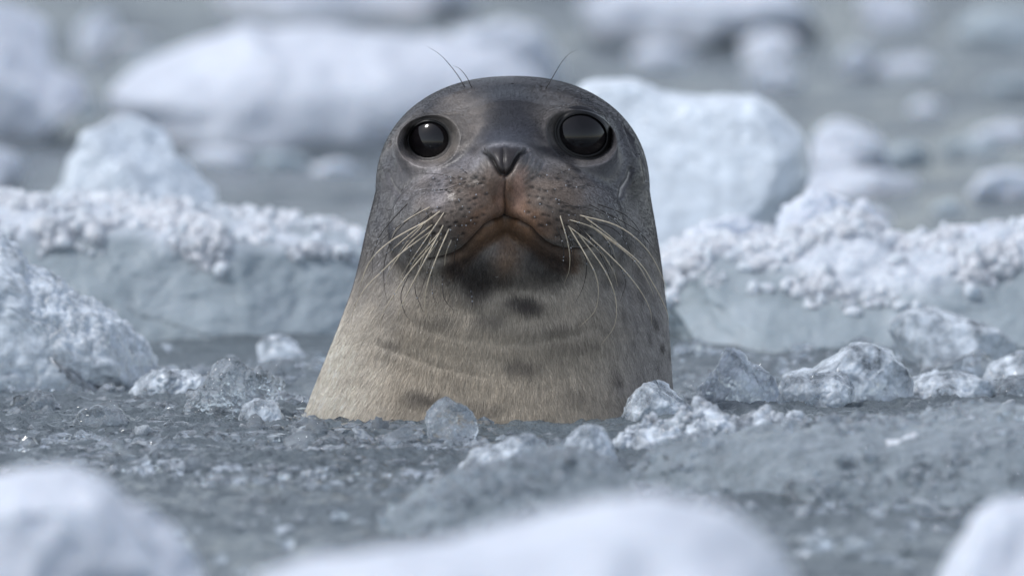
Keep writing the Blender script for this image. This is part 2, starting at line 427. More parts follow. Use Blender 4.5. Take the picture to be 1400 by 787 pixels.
def topmask(level, spread, seed):
    def f(c, n):
        k = fbm(c * [7, 5, 9], 3, seed)
        return sstep(level, level + spread, c[:, 2] + 0.03 * k) * sstep(-0.6, 0.1, n[:, 2]) * sstep(0.4, -0.2, n[:, 1])
    return f
def crust(o, mask, seed):
    me = o.data; V = np.zeros(len(me.vertices) * 3); me.vertices.foreach_get('co', V); V = V.reshape(-1, 3)
    F = np.zeros(len(me.polygons) * 3, dtype=np.int32); me.polygons.foreach_get('vertices', F); N = tri_normals(V, F.reshape(-1, 3))
    W = V + np.array(o.location); m = mask(W, N)
    V = V + N * (m * (0.005 * ridged(W * 38, 3, seed) + 0.006 * fbm(W * 16, 2, seed + 1)))[:, None]
    me.vertices.foreach_set('co', V.astype(np.float32).ravel()); me.update()
    a = me.attributes.new('crust', 'FLOAT', 'POINT'); a.data.foreach_set('value', np.clip(m * 1.3, 0, 1).astype(np.float32))
for o, lv, sd in ((bankL, 0.068, 61), (bankR, 0.052, 62)):
    crust(o, topmask(lv, 0.035, sd), sd)
    def clump(c, n, lv=lv, sd=sd): return topmask(lv - 0.012, 0.05, sd)(c, n) * sstep(-0.35, 0.6, fbm(c * [16, 12, 20], 3, sd + 7)) ** 1.5
    crumbs_on(o, 4200, (0.0018, 0.0095), sd + 40, clump, lvl=2, lift=0.1)
ice('ice_lump', [(915, 350), (930, 318), (960, 304), (1010, 302), (1045, 318), (1060, 352)], 360, 0.06, M_WHITE,
    'rounded white ice lump leaning at the foot of the tall block', 'ice lump', y=1.30, seed=33, amp=0.14, crumb=0.003, sub=0.6)
ice('ice_lump', [(1062, 380), (1072, 300), (1090, 280), (1125, 274), (1165, 282), (1180, 278), (1200, 300), (1215, 335), (1235, 390)], 400, 0.07, M_WHITE,
    'knobbly white ice heap on the crumbly bank beside the tall block', 'ice lump', y=1.26, seed=34, amp=0.14, crumb=0.004, sub=0.6)
ice('ice_lump', [(1215, 390), (1225, 330), (1255, 318), (1300, 316), (1350, 322), (1400, 308), (1470, 320), (1480, 400)], 410, 0.08, M_WHITE,
    'wide white crumbled ice heap on the far end of the bank', 'ice lump', y=1.24, seed=35, amp=0.12, crumb=0.004, sub=0.6)
# --- beside the seal
leftice = ice('ice_block', [(-150, 300), (-60, 300), (0, 328), (22, 346), (34, 366), (60, 376), (84, 388), (103, 410), (130, 422), (165, 440), (195, 452), (215, 466), (222, 484), (255, 500), (262, 515), (-150, 545)], 528, 0.09, M_GLIST,
    'glistening white ice block sloping down to the slush beside the seal', 'ice block', seed=36, amp=0.06, facets=3, lvl=6, crumb=0.0022, freq=1.8)
CL = 'ice chunk'
def clear(outline, base, D, label, seed, mat=M_CLEAR, lvl=5, amp=0.10, facets=9, crumb=0.0, group=None, sub=0.5, cat=CL, **k):
    return ice('ice_chunk', outline, base, D, mat, label, cat, group, lvl=lvl, seed=seed, amp=amp, facets=facets, crumb=crumb, sub=sub, **k)
clear([(583, 572), (585, 556), (594, 546), (610, 542), (622, 549), (640, 560), (652, 574), (655, 588), (645, 604), (590, 602)], 606, 0.022,
      'rounded clear glassy ice chunk touching the water before the seal\'s chest', 71, amp=0.09, facets=6, lvl=6)
clear([(832, 578), (843, 560), (862, 540), (885, 525), (905, 516), (925, 524), (948, 536), (956, 552), (935, 572), (870, 584)], 586, 0.04,
      'pointed glittering clear ice chunk resting against the seal\'s neck', 72, M_CLOUDY, lvl=6, amp=0.08, crumb=0.0005)
clear([(950, 555), (962, 520), (985, 500), (993, 478), (1004, 478), (1022, 494), (1048, 512), (1062, 532), (1066, 556)], 562, 0.05,
      'peaked cloudy ice chunk next to the pointed chunk by the seal', 73, M_CLOUDY, lvl=6, amp=0.12, crumb=0.0005)
clear([(1064, 545), (1070, 514), (1110, 508), (1140, 490), (1165, 470), (1185, 468), (1215, 482), (1240, 504), (1252, 530), (1245, 550)], 556, 0.06,
      'large frosted white ice chunk with a flat pale front face', 74, M_CLOUDY, lvl=6, amp=0.07, crumb=0.0005)
clear([(1066, 552), (1072, 518), (1095, 511), (1150, 512), (1180, 520), (1170, 548), (1120, 556)], 561, 0.03,
      'smooth pale ice plate propped against the large frosted chunk', 75, M_CLOUDY, lvl=6, amp=0.12, facets=4, crumb=0.0006)
clear([(1240, 545), (1250, 520), (1280, 508), (1330, 514), (1368, 530), (1372, 546)], 549, 0.05,
      'low cloudy ice chunk beyond the large frosted chunk', 76, M_CLOUDY, lvl=5, crumb=0.001)
clear([(1214, 496), (1218, 440), (1240, 426), (1275, 424), (1320, 436), (1365, 452), (1392, 472), (1396, 500)], 502, 0.10,
      'big slanting translucent grey ice slab behind the smaller chunks', 77, M_CLOUDY, lvl=6, amp=0.05, crumb=0.0008)
clear([(1270, 514), (1285, 500), (1315, 488), (1338, 479), (1355, 486), (1368, 510)], 518, 0.04,
      'dark wedge of clear ice before the big slanting slab', 78, M_CLEAR, amp=0.07)
clear([(1345, 525), (1352, 500), (1380, 488), (1420, 480), (1460, 490), (1470, 530)], 532, 0.05,
      'bright chipped ice chunk beside the dark clear wedge', 79, M_CLOUDY, crumb=0.0012)
clear([(1325, 545), (1345, 524), (1390, 514), (1440, 520), (1445, 545)], 548, 0.04,
      'dark clear ice chunk low in the water before the chipped chunk', 80, M_CLEAR)
clear([(350, 470), (362, 460), (380, 457), (395, 464), (420, 474), (424, 480)], 481, 0.02,
      'small glittering ice bit adrift in still water behind the seal', 81, M_CLOUDY, lvl=4, crumb=0.001, cat='ice bit')
clear([(256, 568), (262, 540), (285, 524), (300, 500), (318, 492), (335, 506), (362, 512), (384, 528), (388, 556), (375, 572)], 574, 0.05,
      'jagged clear ice chunk with dark holes left in slush near the seal', 82, M_CLEAR, lvl=6, amp=0.15, crumb=0.002)
clear([(325, 574), (335, 552), (355, 545), (378, 552), (386, 572)], 578, 0.025,
      'small bright cloudy ice knob before the jagged clear chunk', 83, M_CLOUDY, lvl=5, crumb=0.001)
clear([(0, 560), (12, 548), (45, 537), (70, 545), (85, 560)], 564, 0.03, 'dark low clear ice piece in slush before the glistening block', 84, M_CLEAR, amp=0.14, crumb=0.0015)
clear([(100, 585), (108, 562), (130, 556), (165, 562), (180, 586)], 588, 0.03, 'low clear ice hummock in slush with wavy ridges', 85, M_CLEAR, amp=0.12, crumb=0.001)
clear([(175, 545), (185, 520), (220, 508), (262, 512), (300, 524), (310, 546)], 548, 0.05, 'low crumbly clear ice ridge between the glistening block and jagged chunk', 86, M_CLOUDY, amp=0.14, crumb=0.002)
# --- in front of the seal
clear([(762, 630), (766, 600), (782, 582), (802, 577), (822, 586), (836, 608), (842, 632)], 640, 0.03,
      'rounded bright ice knob in front of the seal\'s chest', 87, M_CLOUDY, lvl=5, crumb=0.001)
clear([(620, 642), (640, 622), (680, 612), (700, 600), (720, 594), (742, 606), (758, 634), (755, 644)], 648, 0.04,
      'low pale ice lump before the rounded clear chunk', 88, M_CLOUDY, lvl=5, crumb=0.0015)
ridge = clear([(830, 630), (860, 600), (900, 580), (940, 562), (970, 572), (1010, 580), (1060, 575), (1105, 584), (1130, 604), (1120, 628)], 632, 0.05,
      'bright crumbly ice ridge stretched before the pointed chunk', 89, M_CLOUDY, lvl=6, amp=0.12, crumb=0.002)
crumbs_on(ridge, 420, (0.0015, 0.006), 54, lambda c, n: sstep(-0.2, 0.4, n[:, 2]) * sstep(-0.2, 0.5, fbm(c * 30, 2, 3)), mat=M_CLOUDY, lvl=2)
clear([(1205, 622), (1212, 604), (1240, 594), (1262, 592), (1270, 610), (1255, 624)], 626, 0.025,
      'small white ice bit lying on the smooth grey slab', 90, M_CRUMB, lvl=4, crumb=0.002, cat='ice bit', y=-0.98)
clear([(1290, 612), (1310, 600), (1345, 598), (1380, 606), (1382, 616)], 617, 0.02,
      'thin white ice bit at the back edge of the smooth slab', 91, M_CRUMB, lvl=4, crumb=0.002, cat='ice bit', y=-0.98)
slab1 = ice('ice_slab', [(860, 660), (900, 622), (980, 612), (1100, 596), (1230, 590), (1400, 575), (1560, 580), (1570, 690), (870, 690)], 690, 0.24, M_AWASH,
    'smooth blue grey ice slab awash in front of the frosted chunks', 'ice slab', seed=43, amp=0.05, facets=3, crumb=0.0012, lvl=6, freq=2.2, sub=0.25, lean=1.6)
slab2 = ice('ice_slab', [(520, 715), (560, 690), (620, 660), (700, 638), (780, 630), (840, 645), (880, 690), (870, 730)], 735, 0.14, M_AWASH,
    'pale half sunken ice slab in front of the bright ice knob', 'ice slab', seed=44, amp=0.08, facets=3, crumb=0.0012, lvl=5, freq=2, sub=0.25, lean=1.4)
crumbs_on(slab1, 1500, (0.0012, 0.0055), 56, lambda c, n: sstep(-0.2, 0.7, fbm(c * [9, 7, 9], 3, 31)) * (n[:, 2] > -0.2), mat=M_CLEAR, lvl=2)
crumbs_on(slab2, 700, (0.0012, 0.0055), 57, lambda c, n: sstep(-0.2, 0.7, fbm(c * [9, 7, 9], 3, 32)) * (n[:, 2] > -0.2), mat=M_CLEAR, lvl=2)
# --- nearest floes, far out of focus
ice('ice_floe', [(340, 800), (420, 772), (520, 752), (640, 738), (740, 722), (820, 700), (900, 686), (980, 700), (1050, 740), (1100, 800), (1110, 900), (330, 900)], 900, 0.25, M_FAR,
    'smooth rounded white floe before all the other ice', 'ice floe', y=-4.0, seed=45, amp=0.05, facets=3, lvl=5)
ice('ice_floe', [(-160, 690), (-60, 668), (20, 655), (90, 648), (150, 658), (172, 690), (205, 720), (245, 760), (275, 810), (280, 880), (-160, 880)], 880, 0.18, M_FAR,
    'lumpy white floe in front of the slush field', 'ice floe', y=-3.0, seed=46, amp=0.09, facets=6, lvl=5)
ice('ice_floe', [(1270, 830), (1300, 760), (1335, 710), (1365, 690), (1440, 684), (1560, 700), (1570, 860)], 860, 0.15, M_FAR,
    'pale floe with blunt corner before the smooth grey slab', 'ice floe', y=-2.7, seed=47, amp=0.07, facets=5, lvl=5)

# ------------------------------------------------------------------ slush: uncountable ice grains and individual bits
def build_slush():
    g = np.random.default_rng(99)
    n = 15000
    y = np.where(g.random(n) < 0.7, g.uniform(-1.0, 0.25, n), g.uniform(-2.3, 1.0, n)); x = g.uniform(-0.62, 0.62, n)
    k = fbm(np.stack([x * 5, y * 4, 0 * x], 1), 3, 77)
    keep = (k + g.uniform(-0.5, 0.5, n) > 0.0) & (np.hypot(x / 0.17, (y - 0.02) / 0.16) > 1)
    x, y = x[keep], y[keep]; n = len(x)
    r = 0.0016 + 0.007 * g.random(n) ** 3
    sv, sf = ico(1)
    V = sv[None] * r[:, None, None] * (1 + 0.4 * g.uniform(-1, 1, (n, len(sv), 1))) * g.uniform([0.8, 0.8, 0.4], [1.6, 1.6, 0.9], (n, 3))[:, None]
    V += np.stack([x, y, r * 0.15], 1)[:, None]
    F = sf[None] + (np.arange(n) * len(sv))[:, None, None]
    o = link('slush', np_mesh('slush', V.reshape(-1, 3), F.reshape(-1, 3), False), M_CLEAR)
    tag(o, 'fine slush of tiny clear ice grains floating on the water', 'slush', kind='stuff')
build_slush()
def build_bits():
    g = np.random.default_rng(123)
    protos = []
    for k in range(10):
        V, F = ico(4); Q = V * [1.0, 0.85, 0.7]
        for j in range(11):
            nn = g.normal(size=3); nn /= np.linalg.norm(nn); d = Q @ nn; off = np.quantile(d, g.uniform(0.68, 0.93))
            Q = Q - np.maximum(d - off, 0)[:, None] * nn * 0.97
        N = tri_normals(Q, F); Q = Q + N * (0.26 * fbm(Q * 1.9, 3, 200 + k) + 0.10 * ridged(Q * 4.5, 2, 300 + k))[:, None]
        me = np_mesh('ice_bit', Q, F); me.materials.append(M_CLOUDY if k % 3 == 0 else M_CLEAR); protos.append((me, 'cloudy' if k % 3 == 0 else 'clear'))
    marks = [((700, 600), "the seal's chest"), ((120, 560), 'the glistening white block'), ((330, 590), 'the jagged clear chunk'), ((450, 540), "the seal's pale flank"), ((1000, 545), 'the peaked cloudy chunk'),
             ((1150, 575), 'the flat faced frosted chunk'), ((1330, 570), 'the low cloudy chunk'), ((600, 690), 'the pale half sunken slab'), ((250, 680), 'the lumpy white near floe'), ((1000, 700), 'the smooth grey slab')]
    mw = [(G(*m), t) for m, t in marks]
    made = 0
    while made < 280:
        px, py = g.uniform(-20, 1420), 500 + 210 * g.random() ** 1.1
        x, y = G(px, py)
        if math.hypot(x / 0.19, (y + 0.0) / 0.20) < 1: continue
        if 900 < px and 596 < py < 690: continue
        k = float(fbm(np.array([[x * 5, y * 4, 0.0]]), 3, 77)[0])
        if k < -0.2: continue
        r = 0.004 + 0.014 * g.random() ** 2.6
        me, look = protos[made % 10]
        o = link('ice_bit', me); o.location = (x, y, r * 0.1); o.scale = (r * g.uniform(0.8, 1.6), r, r * g.uniform(0.6, 1.3))
        o.rotation_euler = (g.uniform(-0.5, 0.5), g.uniform(-0.5, 0.5), g.uniform(0, 6.28))
        mk = min(mw, key=lambda m: (m[0][0] - x) ** 2 + ((m[0][1] - y) * 0.5) ** 2)[1]
        sz = 'tiny' if r < 0.006 else 'small' if r < 0.011 else 'thumb sized'
        tag(o, f'{sz} {look} ice bit afloat in slush near {mk}', 'ice bit', f'{sz} {look} ice bits near {mk}')
        made += 1
build_bits()

# ------------------------------------------------------------------ the seal
#   modelled in mm in a frame whose y axis is the photograph's view direction, then laid into the world by one small rotation
MM = 0.65
PX = lambda px: (px - COL0) * MM
PZ = lambda py: (ROW0 - py) * MM
_T = np.array([(800, 366, 930, -165, 205), (760, 370, 930, -162, 200), (640, 392, 926, -150, 180), (568, 416, 921, -134, 165), (510, 439, 917, -122, 155), (460, 459, 914, -110, 148),
               (420, 474, 910, -97, 144), (390, 484, 907, -88, 142), (350, 493, 903, -82, 140), (310, 501, 897, -80, 140), (260, 514, 888, -80, 140), (200, 522, 883, -80, 140), (60, 522, 883, -80, 140)], float)
_zt = np.linspace(-150, 320, 941)
def _col(c):
    v = np.interp(_zt, PZ(_T[:, 0]), c); k = np.exp(-0.5 * (np.arange(-40, 41) / 14.0) ** 2); k /= k.sum()
    return np.convolve(np.concatenate([np.full(40, v[0]), v, np.full(40, v[-1])]), k, 'valid')
_L, _R, _YF, _YB = _col(PX(_T[:, 1])), _col(PX(_T[:, 2])), _col(_T[:, 3]), _col(_T[:, 4])
Z0, CAPH = 200.0, 102.0
def smin(a, b, k):
    h = np.clip(0.5 + 0.5 * (b - a) / k, 0, 1); return b * (1 - h) + a * h - k * h * (1 - h)
def ell(p, c, r, rot=0.0):
    q = p - np.array(c)
    if rot:
        cs, sn = math.cos(rot), math.sin(rot)
        q = np.stack([q[:, 0] * cs + q[:, 2] * sn, q[:, 1], -q[:, 0] * sn + q[:, 2] * cs], 1)
    q = q / np.array(r)
    k = np.sqrt((q * q).sum(1)); return (k - 1) * min(r)
def cone(p, a, b, ra, rb):
    a, b = np.array(a, float), np.array(b, float); d = b - a
    t = np.clip(((p - a) @ d) / (d @ d), 0, 1)
    return np.linalg.norm(p - a - t[:, None] * d, axis=1) - (ra + (rb - ra) * t)
def sdf(p):
    z = p[:, 2]; zc = np.minimum(z, Z0)
    l, r, f, b = (np.interp(zc, _zt, t) for t in (_L, _R, _YF, _YB))
    up = np.maximum(z - Z0, 0)
    cx, hw = (l + r) / 2, (r - l) / 2; cyy, hd = (f + b) / 2 + 0.38 * up * up / (up + 26), (b - f) / 2
    ex = 2.2
    n = (np.abs((p[:, 0] - cx) / hw) ** ex + np.abs((p[:, 1] - cyy) / hd) ** ex + (up / CAPH) ** ex) ** (1 / ex)
    d = (n - 1) * 105
    MXc = -5.0
    d = smin(d, cone(p, (MXc - 1, -128, 213), (1, -40, 230), 25, 46), 40)          # bridge of the snout
    mz = ell(p, (MXc - 1, -122, 205), (26, 34, 24))
    for s in (-1, 1):
        mz = smin(mz, ell(p, (MXc + s * 38, -107, 181), (48, 59, 37), -s * 0.35), 8)       # whisker pads
        mz = smin(mz, ell(p, (MXc + s * 66, -72, 165), (38, 44, 40)), 24)                   # cheeks behind the pads
    mz = smin(mz, ell(p, (MXc - 1, -134, 213), (24, 26, 20)), 9)               # nose
    mz = smin(mz, ell(p, (MXc, -88, 140), (60, 44, 30)), 11)                   # lower jaw
    d = smin(d, mz, 25)
    for s, ex_, ez in ((-1, PX(586), PZ(188)), (1, PX(797), PZ(183))):
        d = smin(d, ell(p, (ex_ - s * 6, -60, ez - 9), (36, 38, 29)), 22)          # orbits
    d = smin(d, ell(p, (-4, -82, 88), (78, 34, 42)), 30)                       # soft throat
    return d
def poly_dist(x, z, pts):
    pts = np.array([(PX(a), PZ(b)) for a, b in pts]); best = np.full(len(x), 1e9)
    for a, b in zip(pts[:-1], pts[1:]):
        d = b - a; t = np.clip(((x - a[0]) * d[0] + (z - a[1]) * d[1]) / (d @ d), 0, 1)
        best = np.minimum(best, np.hypot(x - a[0] - t * d[0], z - a[1] - t * d[1]))
    return best
MOUTH = [(586, 357), (604, 354), (621, 349), (632, 343), (641, 335), (652, 323), (663, 311), (677, 303), (690, 301), (706, 303), (725, 314), (735, 325), (744, 333), (755, 339), (770, 343), (797, 343), (813, 339)]
PHIL = [(689, 236), (691, 250), (689, 270), (691, 285), (690, 300)]
NOSL = [(661, 208), (668, 212), (674, 221), (679, 232), (685, 240)]
NOSR = [(719, 207), (711, 212), (705, 222), (700, 233), (693, 241)]
NOSM = [(688, 206), (688, 222), (689, 240)]
EYES = [(586, 192, 27.0, 24.0, -0.12), (797, 185, 32.5, 27.0, 0.32)]           # px centre, half sizes, tilt (screen, clockwise positive)
def eye_r(px, py, e):
    cx, cy_, rx, ry, t = e; c, s = math.cos(t), math.sin(t)
    u = (px - cx) * c + (py - cy_) * s; v = -(px - cx) * s + (py - cy_) * c
    return np.hypot(u / rx, v / ry), u, v

def build_seal():
    root = bpy.data.objects.new('seal', None); COL.objects.link(root)
    root.empty_display_size = 0.1
    root.rotation_euler = (-TILT, 0, 0)
    tag(root, 'grey and tan seal with big black eyes lifting its head out of icy water', 'seal')
    # ---- body by rays cast from an axis inside it
    front = np.radians(np.arange(-104, 104, 0.36)); back = np.radians(np.arange(104, 256, 3.0))
    th = np.concatenate([front, back])                                        # 0 faces the camera (-y)
    rows_z = np.concatenate([np.arange(-140, -30, 5.0), np.arange(-30, Z0 - 0.6, 1.15)])
    el = np.radians(np.concatenate([np.arange(0, 58, 0.40), np.arange(58, 89.5, 1.2)]))
    oz = np.concatenate([rows_z, np.full(len(el), Z0)]); ee = np.concatenate([np.zeros(len(rows_z)), el])
    nr, nc = len(oz), len(th)
    E, TH = np.meshgrid(ee, th, indexing='ij')
    D = np.stack([np.sin(TH) * np.cos(E), -np.cos(TH) * np.cos(E), np.sin(E)], -1).reshape(-1, 3)
    ax_x = np.interp(oz, _zt, (_L + _R) / 2)
    O = np.stack([np.repeat(ax_x, nc), np.full(nr * nc, 12.0), np.repeat(oz, nc)], 1)
    lo = np.zeros(nr * nc); hi = np.full(nr * nc, 340.0)
    for _ in range(15):
        mid = (lo + hi) / 2; ins = sdf(O + D * mid[:, None]) < 0
        lo = np.where(ins, mid, lo); hi = np.where(ins, hi, mid)
    V = O + D * ((lo + hi) / 2)[:, None]
    i = np.arange(nr * nc).reshape(nr, nc); j = np.roll(i, -1, 1)
    F = np.stack([i[:-1], j[:-1], j[1:], i[1:]], -1).reshape(-1, 4)
    def grid_normals(V):
        A = V.reshape(nr, nc, 3)
        du = np.roll(A, -1, 1) - np.roll(A, 1, 1)
        dv = np.empty_like(A); dv[1:-1] = A[2:] - A[:-2]; dv[0] = A[1] - A[0]; dv[-1] = A[-1] - A[-2]
        n = np.cross(du, dv); n /= np.maximum(np.linalg.norm(n, axis=2, keepdims=True), 1e-9)
        return n.reshape(-1, 3)
    N = grid_normals(V)
    x, z = V[:, 0], V[:, 2]
    px, py = COL0 + x / MM, ROW0 - z / MM
    fr = sstep(0.05, -0.25, N[:, 1]) * (V[:, 1] < 10)
    # eyeballs: seat each on the uncut surface
    eyes = []
    for e in EYES:
        k = np.argmin((px - e[0]) ** 2 + (py - e[1]) ** 2 + 1e6 * (V[:, 1] > 0))
        nb = (np.hypot(px - e[0], py - e[1]) < 14) & (V[:, 1] < 0)
        n = N[nb].mean(0); n /= np.linalg.norm(n)
        eyes.append((V[k].copy(), n, e))
    # ---- relief
    disp = np.zeros(len(V))
    dm = poly_dist(x, z, MOUTH)
    my = np.interp(px, [a for a, b in MOUTH], [b for a, b in MOUTH])
    inm = sstep(575, 600, px) * sstep(825, 800, px)
    disp -= 3.0 * np.exp(-(dm / 1.3) ** 2) + 1.4 * np.exp(-(dm / 4.5) ** 2)
    disp += inm * 1.6 * np.exp(-((my - py - 12) / 9.0) ** 2) + inm * 1.6 * np.exp(-((py - my - 11) / 8.0) ** 2)   # lips
    disp -= 1.7 * np.exp(-(poly_dist(x, z, PHIL) / 1.2) ** 2) + 1.6 * np.exp(-(poly_dist(x, z, PHIL) / 5) ** 2)
    for nl in (NOSL, NOSR): disp -= 5.0 * np.exp(-(poly_dist(x, z, nl) / 1.9) ** 2)
    disp -= 1.6 * np.exp(-(poly_dist(x, z, NOSM) / 1.6) ** 2)
    # folds of wet skin: (path, depth, width)
    for path, dep, w in [([(531, 236), (535, 250), (541, 260), (548, 266)], 1.6, 2.2), ([(533, 196), (530, 188), (535, 176), (541, 168)], 3.0, 2.0),
                         ([(856, 172), (862, 190), (870, 210)], 4.0, 2.4), ([(872, 196), (880, 222), (884, 246)], 2.2, 2.4), ([(862, 232), (858, 245), (849, 258), (847, 270)], 2.2, 2.2),
                         ([(596, 132), (610, 124), (628, 126), (640, 124)], 1.4, 2.0), ([(560, 140), (578, 131), (596, 128), (612, 128)], 1.2, 2.4),
                         ([(738, 122), (742, 115), (752, 112), (758, 118)], 1.8, 1.8), ([(757, 127), (766, 120), (780, 118), (796, 121)], 1.6, 2.0), ([(762, 132), (778, 130), (790, 134)], 1.0, 1.8),
                         ([(560, 222), (576, 227), (596, 224), (618, 208), (632, 198)], 1.5, 3.0), ([(766, 214), (790, 227), (815, 226), (836, 210)], 1.2, 3.0),
                         ([(560, 440), (610, 458), (680, 468), (760, 462), (810, 446)], 0.8, 6.0), ([(590, 400), (640, 430), (700, 440), (770, 430), (815, 405)], 0.9, 8.0),
                         ([(520, 470), (600, 500), (660, 512)], 0.8, 4.0), ([(630, 207), (642, 196), (652, 180)], 1.0, 3.0)]:
        disp -= dep * np.exp(-(poly_dist(x, z, path) / w) ** 2) - 0.4 * dep * np.exp(-(poly_dist(x, z, path) / (w * 2.6)) ** 2)
    # wrinkles beside the nostrils
    for k in range(4):
        disp -= 1.0 * np.exp(-(poly_dist(x, z, [(655 - k * 6, 212 + k * 5), (660 - k * 4, 226 + k * 6), (668 - k * 2, 238 + k * 5)]) / 1.4) ** 2)
        disp -= 1.0 * np.exp(-(poly_dist(x, z, [(724 + k * 6, 212 + k * 5), (720 + k * 4, 226 + k * 6), (712 + k * 2, 238 + k * 5)]) / 1.4) ** 2)
    # whisker follicles
    g = np.random.default_rng(5); dots = []
    for s, cx0 in ((-1, 664), (1, 722)):
        for r in range(7):
            for c in range(9):
                a = cx0 + s * (c * 9.6 + (r % 2) * 4 + abs(r - 2.6) * 2.0) + g.uniform(-4, 4); b = 244 + r * 12.2 + c * 2.4 - (0.35 * c * c if r < 2 else 0) + g.uniform(-4, 4)
                lim = np.interp(a, [q for q, _ in MOUTH], [w for _, w in MOUTH]) - 14
                if b < lim and abs(a - 691) > 24 and 583 < a < 806: dots.append((a, b))
    fol = np.zeros(len(V))
    for a, b in dots:
        near = (np.abs(px - a) < 12) & (np.abs(py - b) < 12) & (V[:, 1] < -20)
        sz, am = g.uniform(1.8, 3.1), g.uniform(0.65, 1.0); sl = np.sign(a - 691) * 0.6
        dx_, dy_ = px[near] - a, py[near] - b
        d = np.hypot((dx_ * 0.8 + dy_ * sl * 0.5) * 0.8, (dy_ - dx_ * sl * 0.4) * 1.2)                # short slanting strokes
        fol[near] = np.maximum(fol[near], am * np.exp(-(d / sz) ** 2)); disp[near] += 0.35 * np.exp(-(d / 5) ** 2) - 1.0 * am * np.exp(-(d / 2.2) ** 2)
    q = V / 1000.0
    disp += 0.7 * fbm(q * 28, 3, 3) * sstep(140, 60, z) + 0.12 * fbm(q * [90, 60, 60], 3, 4)
    V = V + N * (disp * fr)[:, None]
    lid = np.zeros(len(V)); sock = np.zeros(len(V))
    balls = []
    for (c, n, e) in eyes:
        rr, u, v = eye_r(px, py, e); ok = (V[:, 1] < 5) & (rr < 3)
        rim = ok & (np.abs(rr - 1.04) < 0.05); sg = 1 if e[0] > 700 else -1
        Rb = 1.55 * max(e[2], e[3]) * MM
        ox, oz_ = PX(e[0]) - sg * 0.27 * Rb, PZ(e[1]) - 0.06 * Rb
        ball = lambda rad: -np.sqrt(np.maximum(rad * rad - (V[:, 0] - ox) ** 2 - (V[:, 2] - oz_) ** 2, 4.0))
        oy = (V[rim, 1] - ball(Rb)[rim]).mean() + 0.5
        balls.append((np.array([ox, oy, oz_]), Rb, np.array([sg * 0.27, -0.96, 0.06])))
        wgt = sstep(1.62, 1.16, rr) * ok                                   # lids hug the eyeball
        ty = oy + ball(Rb + 1.5) - 0.7 * np.exp(-((rr - 1.14) / 0.08) ** 2) + 7.0 * sstep(1.03, 0.95, rr)
        V[:, 1] = V[:, 1] * (1 - wgt) + ty * wgt
        V[:, 1] += 0.6 * np.exp(-((rr - 1.36) / 0.09) ** 2) * ok
        sock = np.maximum(sock, sstep(1.02, 0.96, rr) * ok)
        top = 0.5 + 0.5 * np.clip(-v / e[3], -1, 1)
        lid = np.maximum(lid, sstep(1.10 + 0.12 * top, 1.00 + 0.09 * top, rr) * ok); lid = np.maximum(lid, 0.2 * sstep(1.4, 1.1, rr) * ok)  # black lids, then a faint shading ring painted around each eye
        if e[0] > 700: lid = np.maximum(lid, sstep(1.36, 1.20, rr) * ok * 0.95)
    N = grid_normals(V)
    # ---- coat colours, with wet sheen, highlights and eye shading painted in
    wx = px + 9 * fbm(q * 30, 3, 70); wy = py + 9 * fbm(q * 30, 3, 80)
    fine = fbm(q * [160, 160, 50], 3, 90)
    def blob(cx, cy_, rx, ry, soft=0.5, rot=0.0):
        c, s = math.cos(rot), math.sin(rot)
        u = ((wx - cx) * c + (wy - cy_) * s) / rx; v = (-(wx - cx) * s + (wy - cy_) * c) / ry
        return sstep(1 + soft, 1 - soft, np.hypot(u, v))
    col = np.zeros((len(V), 3))
    def lay(c, m): col[:] = col * (1 - m[:, None]) + np.asarray(c) * m[:, None]
    one = np.ones(len(V))
    lay(srgb(178, 170, 160), one)                                                        # throat and neck, taupe
    lay(srgb(184, 172, 154), blob(640, 520, 190, 130, 0.8) * 0.8)                        # warmer breast
    lay(srgb(216, 208, 195), sstep(560, 455, wx) * sstep(395, 425, wy + (wx - 500) * 0.5))           # cream flank
    lay(srgb(166, 163, 162), sstep(800, 905, wx) * sstep(340, 420, wy) * 0.8)
    head = sstep(415, 315, wy + 0.12 * np.abs(wx - 700))
    side = sstep(110, 170, np.abs(wx - 697))
    lay(srgb(80, 79, 85), np.clip(head * (0.55 + 0.6 * side), 0, 1))                              # grey of the head and cheeks
    lay(srgb(140, 136, 134), np.clip(blob(520, 330, 60, 90, 0.7) + blob(865, 330, 60, 100, 0.7), 0, 1) * (0.5 + 0.5 * np.clip(fbm(q * [55, 30, 26], 3, 15), -1, 1)))
    lay(srgb(52, 52, 60), sstep(200, 130, wy) * 0.9)                                     # dark crown
    lay(srgb(44, 44, 51), blob(700, 150, 52, 60, 0.6) * 0.8)
    lay(srgb(70, 71, 80), blob(694, 192, 44, 26, 0.7))  # bluish grey sheen of the nose bridge, painted as colour
    lay(srgb(162, 152, 143), blob(632, 152, 34, 26, 0.8, -0.5) * 0.75 + blob(760, 150, 32, 22, 0.8, 0.5) * 0.45)           # brow patches
    lay(srgb(172, 164, 158), blob(548, 175, 14, 34, 0.8, 0.5) * 0.7)
    lay(srgb(168, 158, 150), sstep(9, 1, poly_dist(x, z, [(608, 217), (630, 204), (648, 180), (655, 166)]) + 3 * fbm(q * 60, 3, 21)) * 0.55 + sstep(9, 3, poly_dist(x, z, [(556, 212), (572, 226), (600, 224)])) * 0.5)
    lay(srgb(150, 144, 144), blob(570, 245, 30, 26, 0.8) * 0.6)
    lay(srgb(62, 60, 64), blob(625, 222, 28, 7, 0.8, -0.55) * 0.75 + blob(760, 215, 34, 8, 0.8, 0.6) * 0.9)                # dark streaks below the eyes
    lay(srgb(46, 44, 48), blob(752, 208, 16, 4.5, 0.6, 0.6))
    lay(srgb(78, 78, 86), blob(820, 245, 34, 32, 0.9) * 0.7)
    lay(srgb(48, 46, 50), blob(870, 240, 12, 32, 0.8, -0.1) * 0.8)
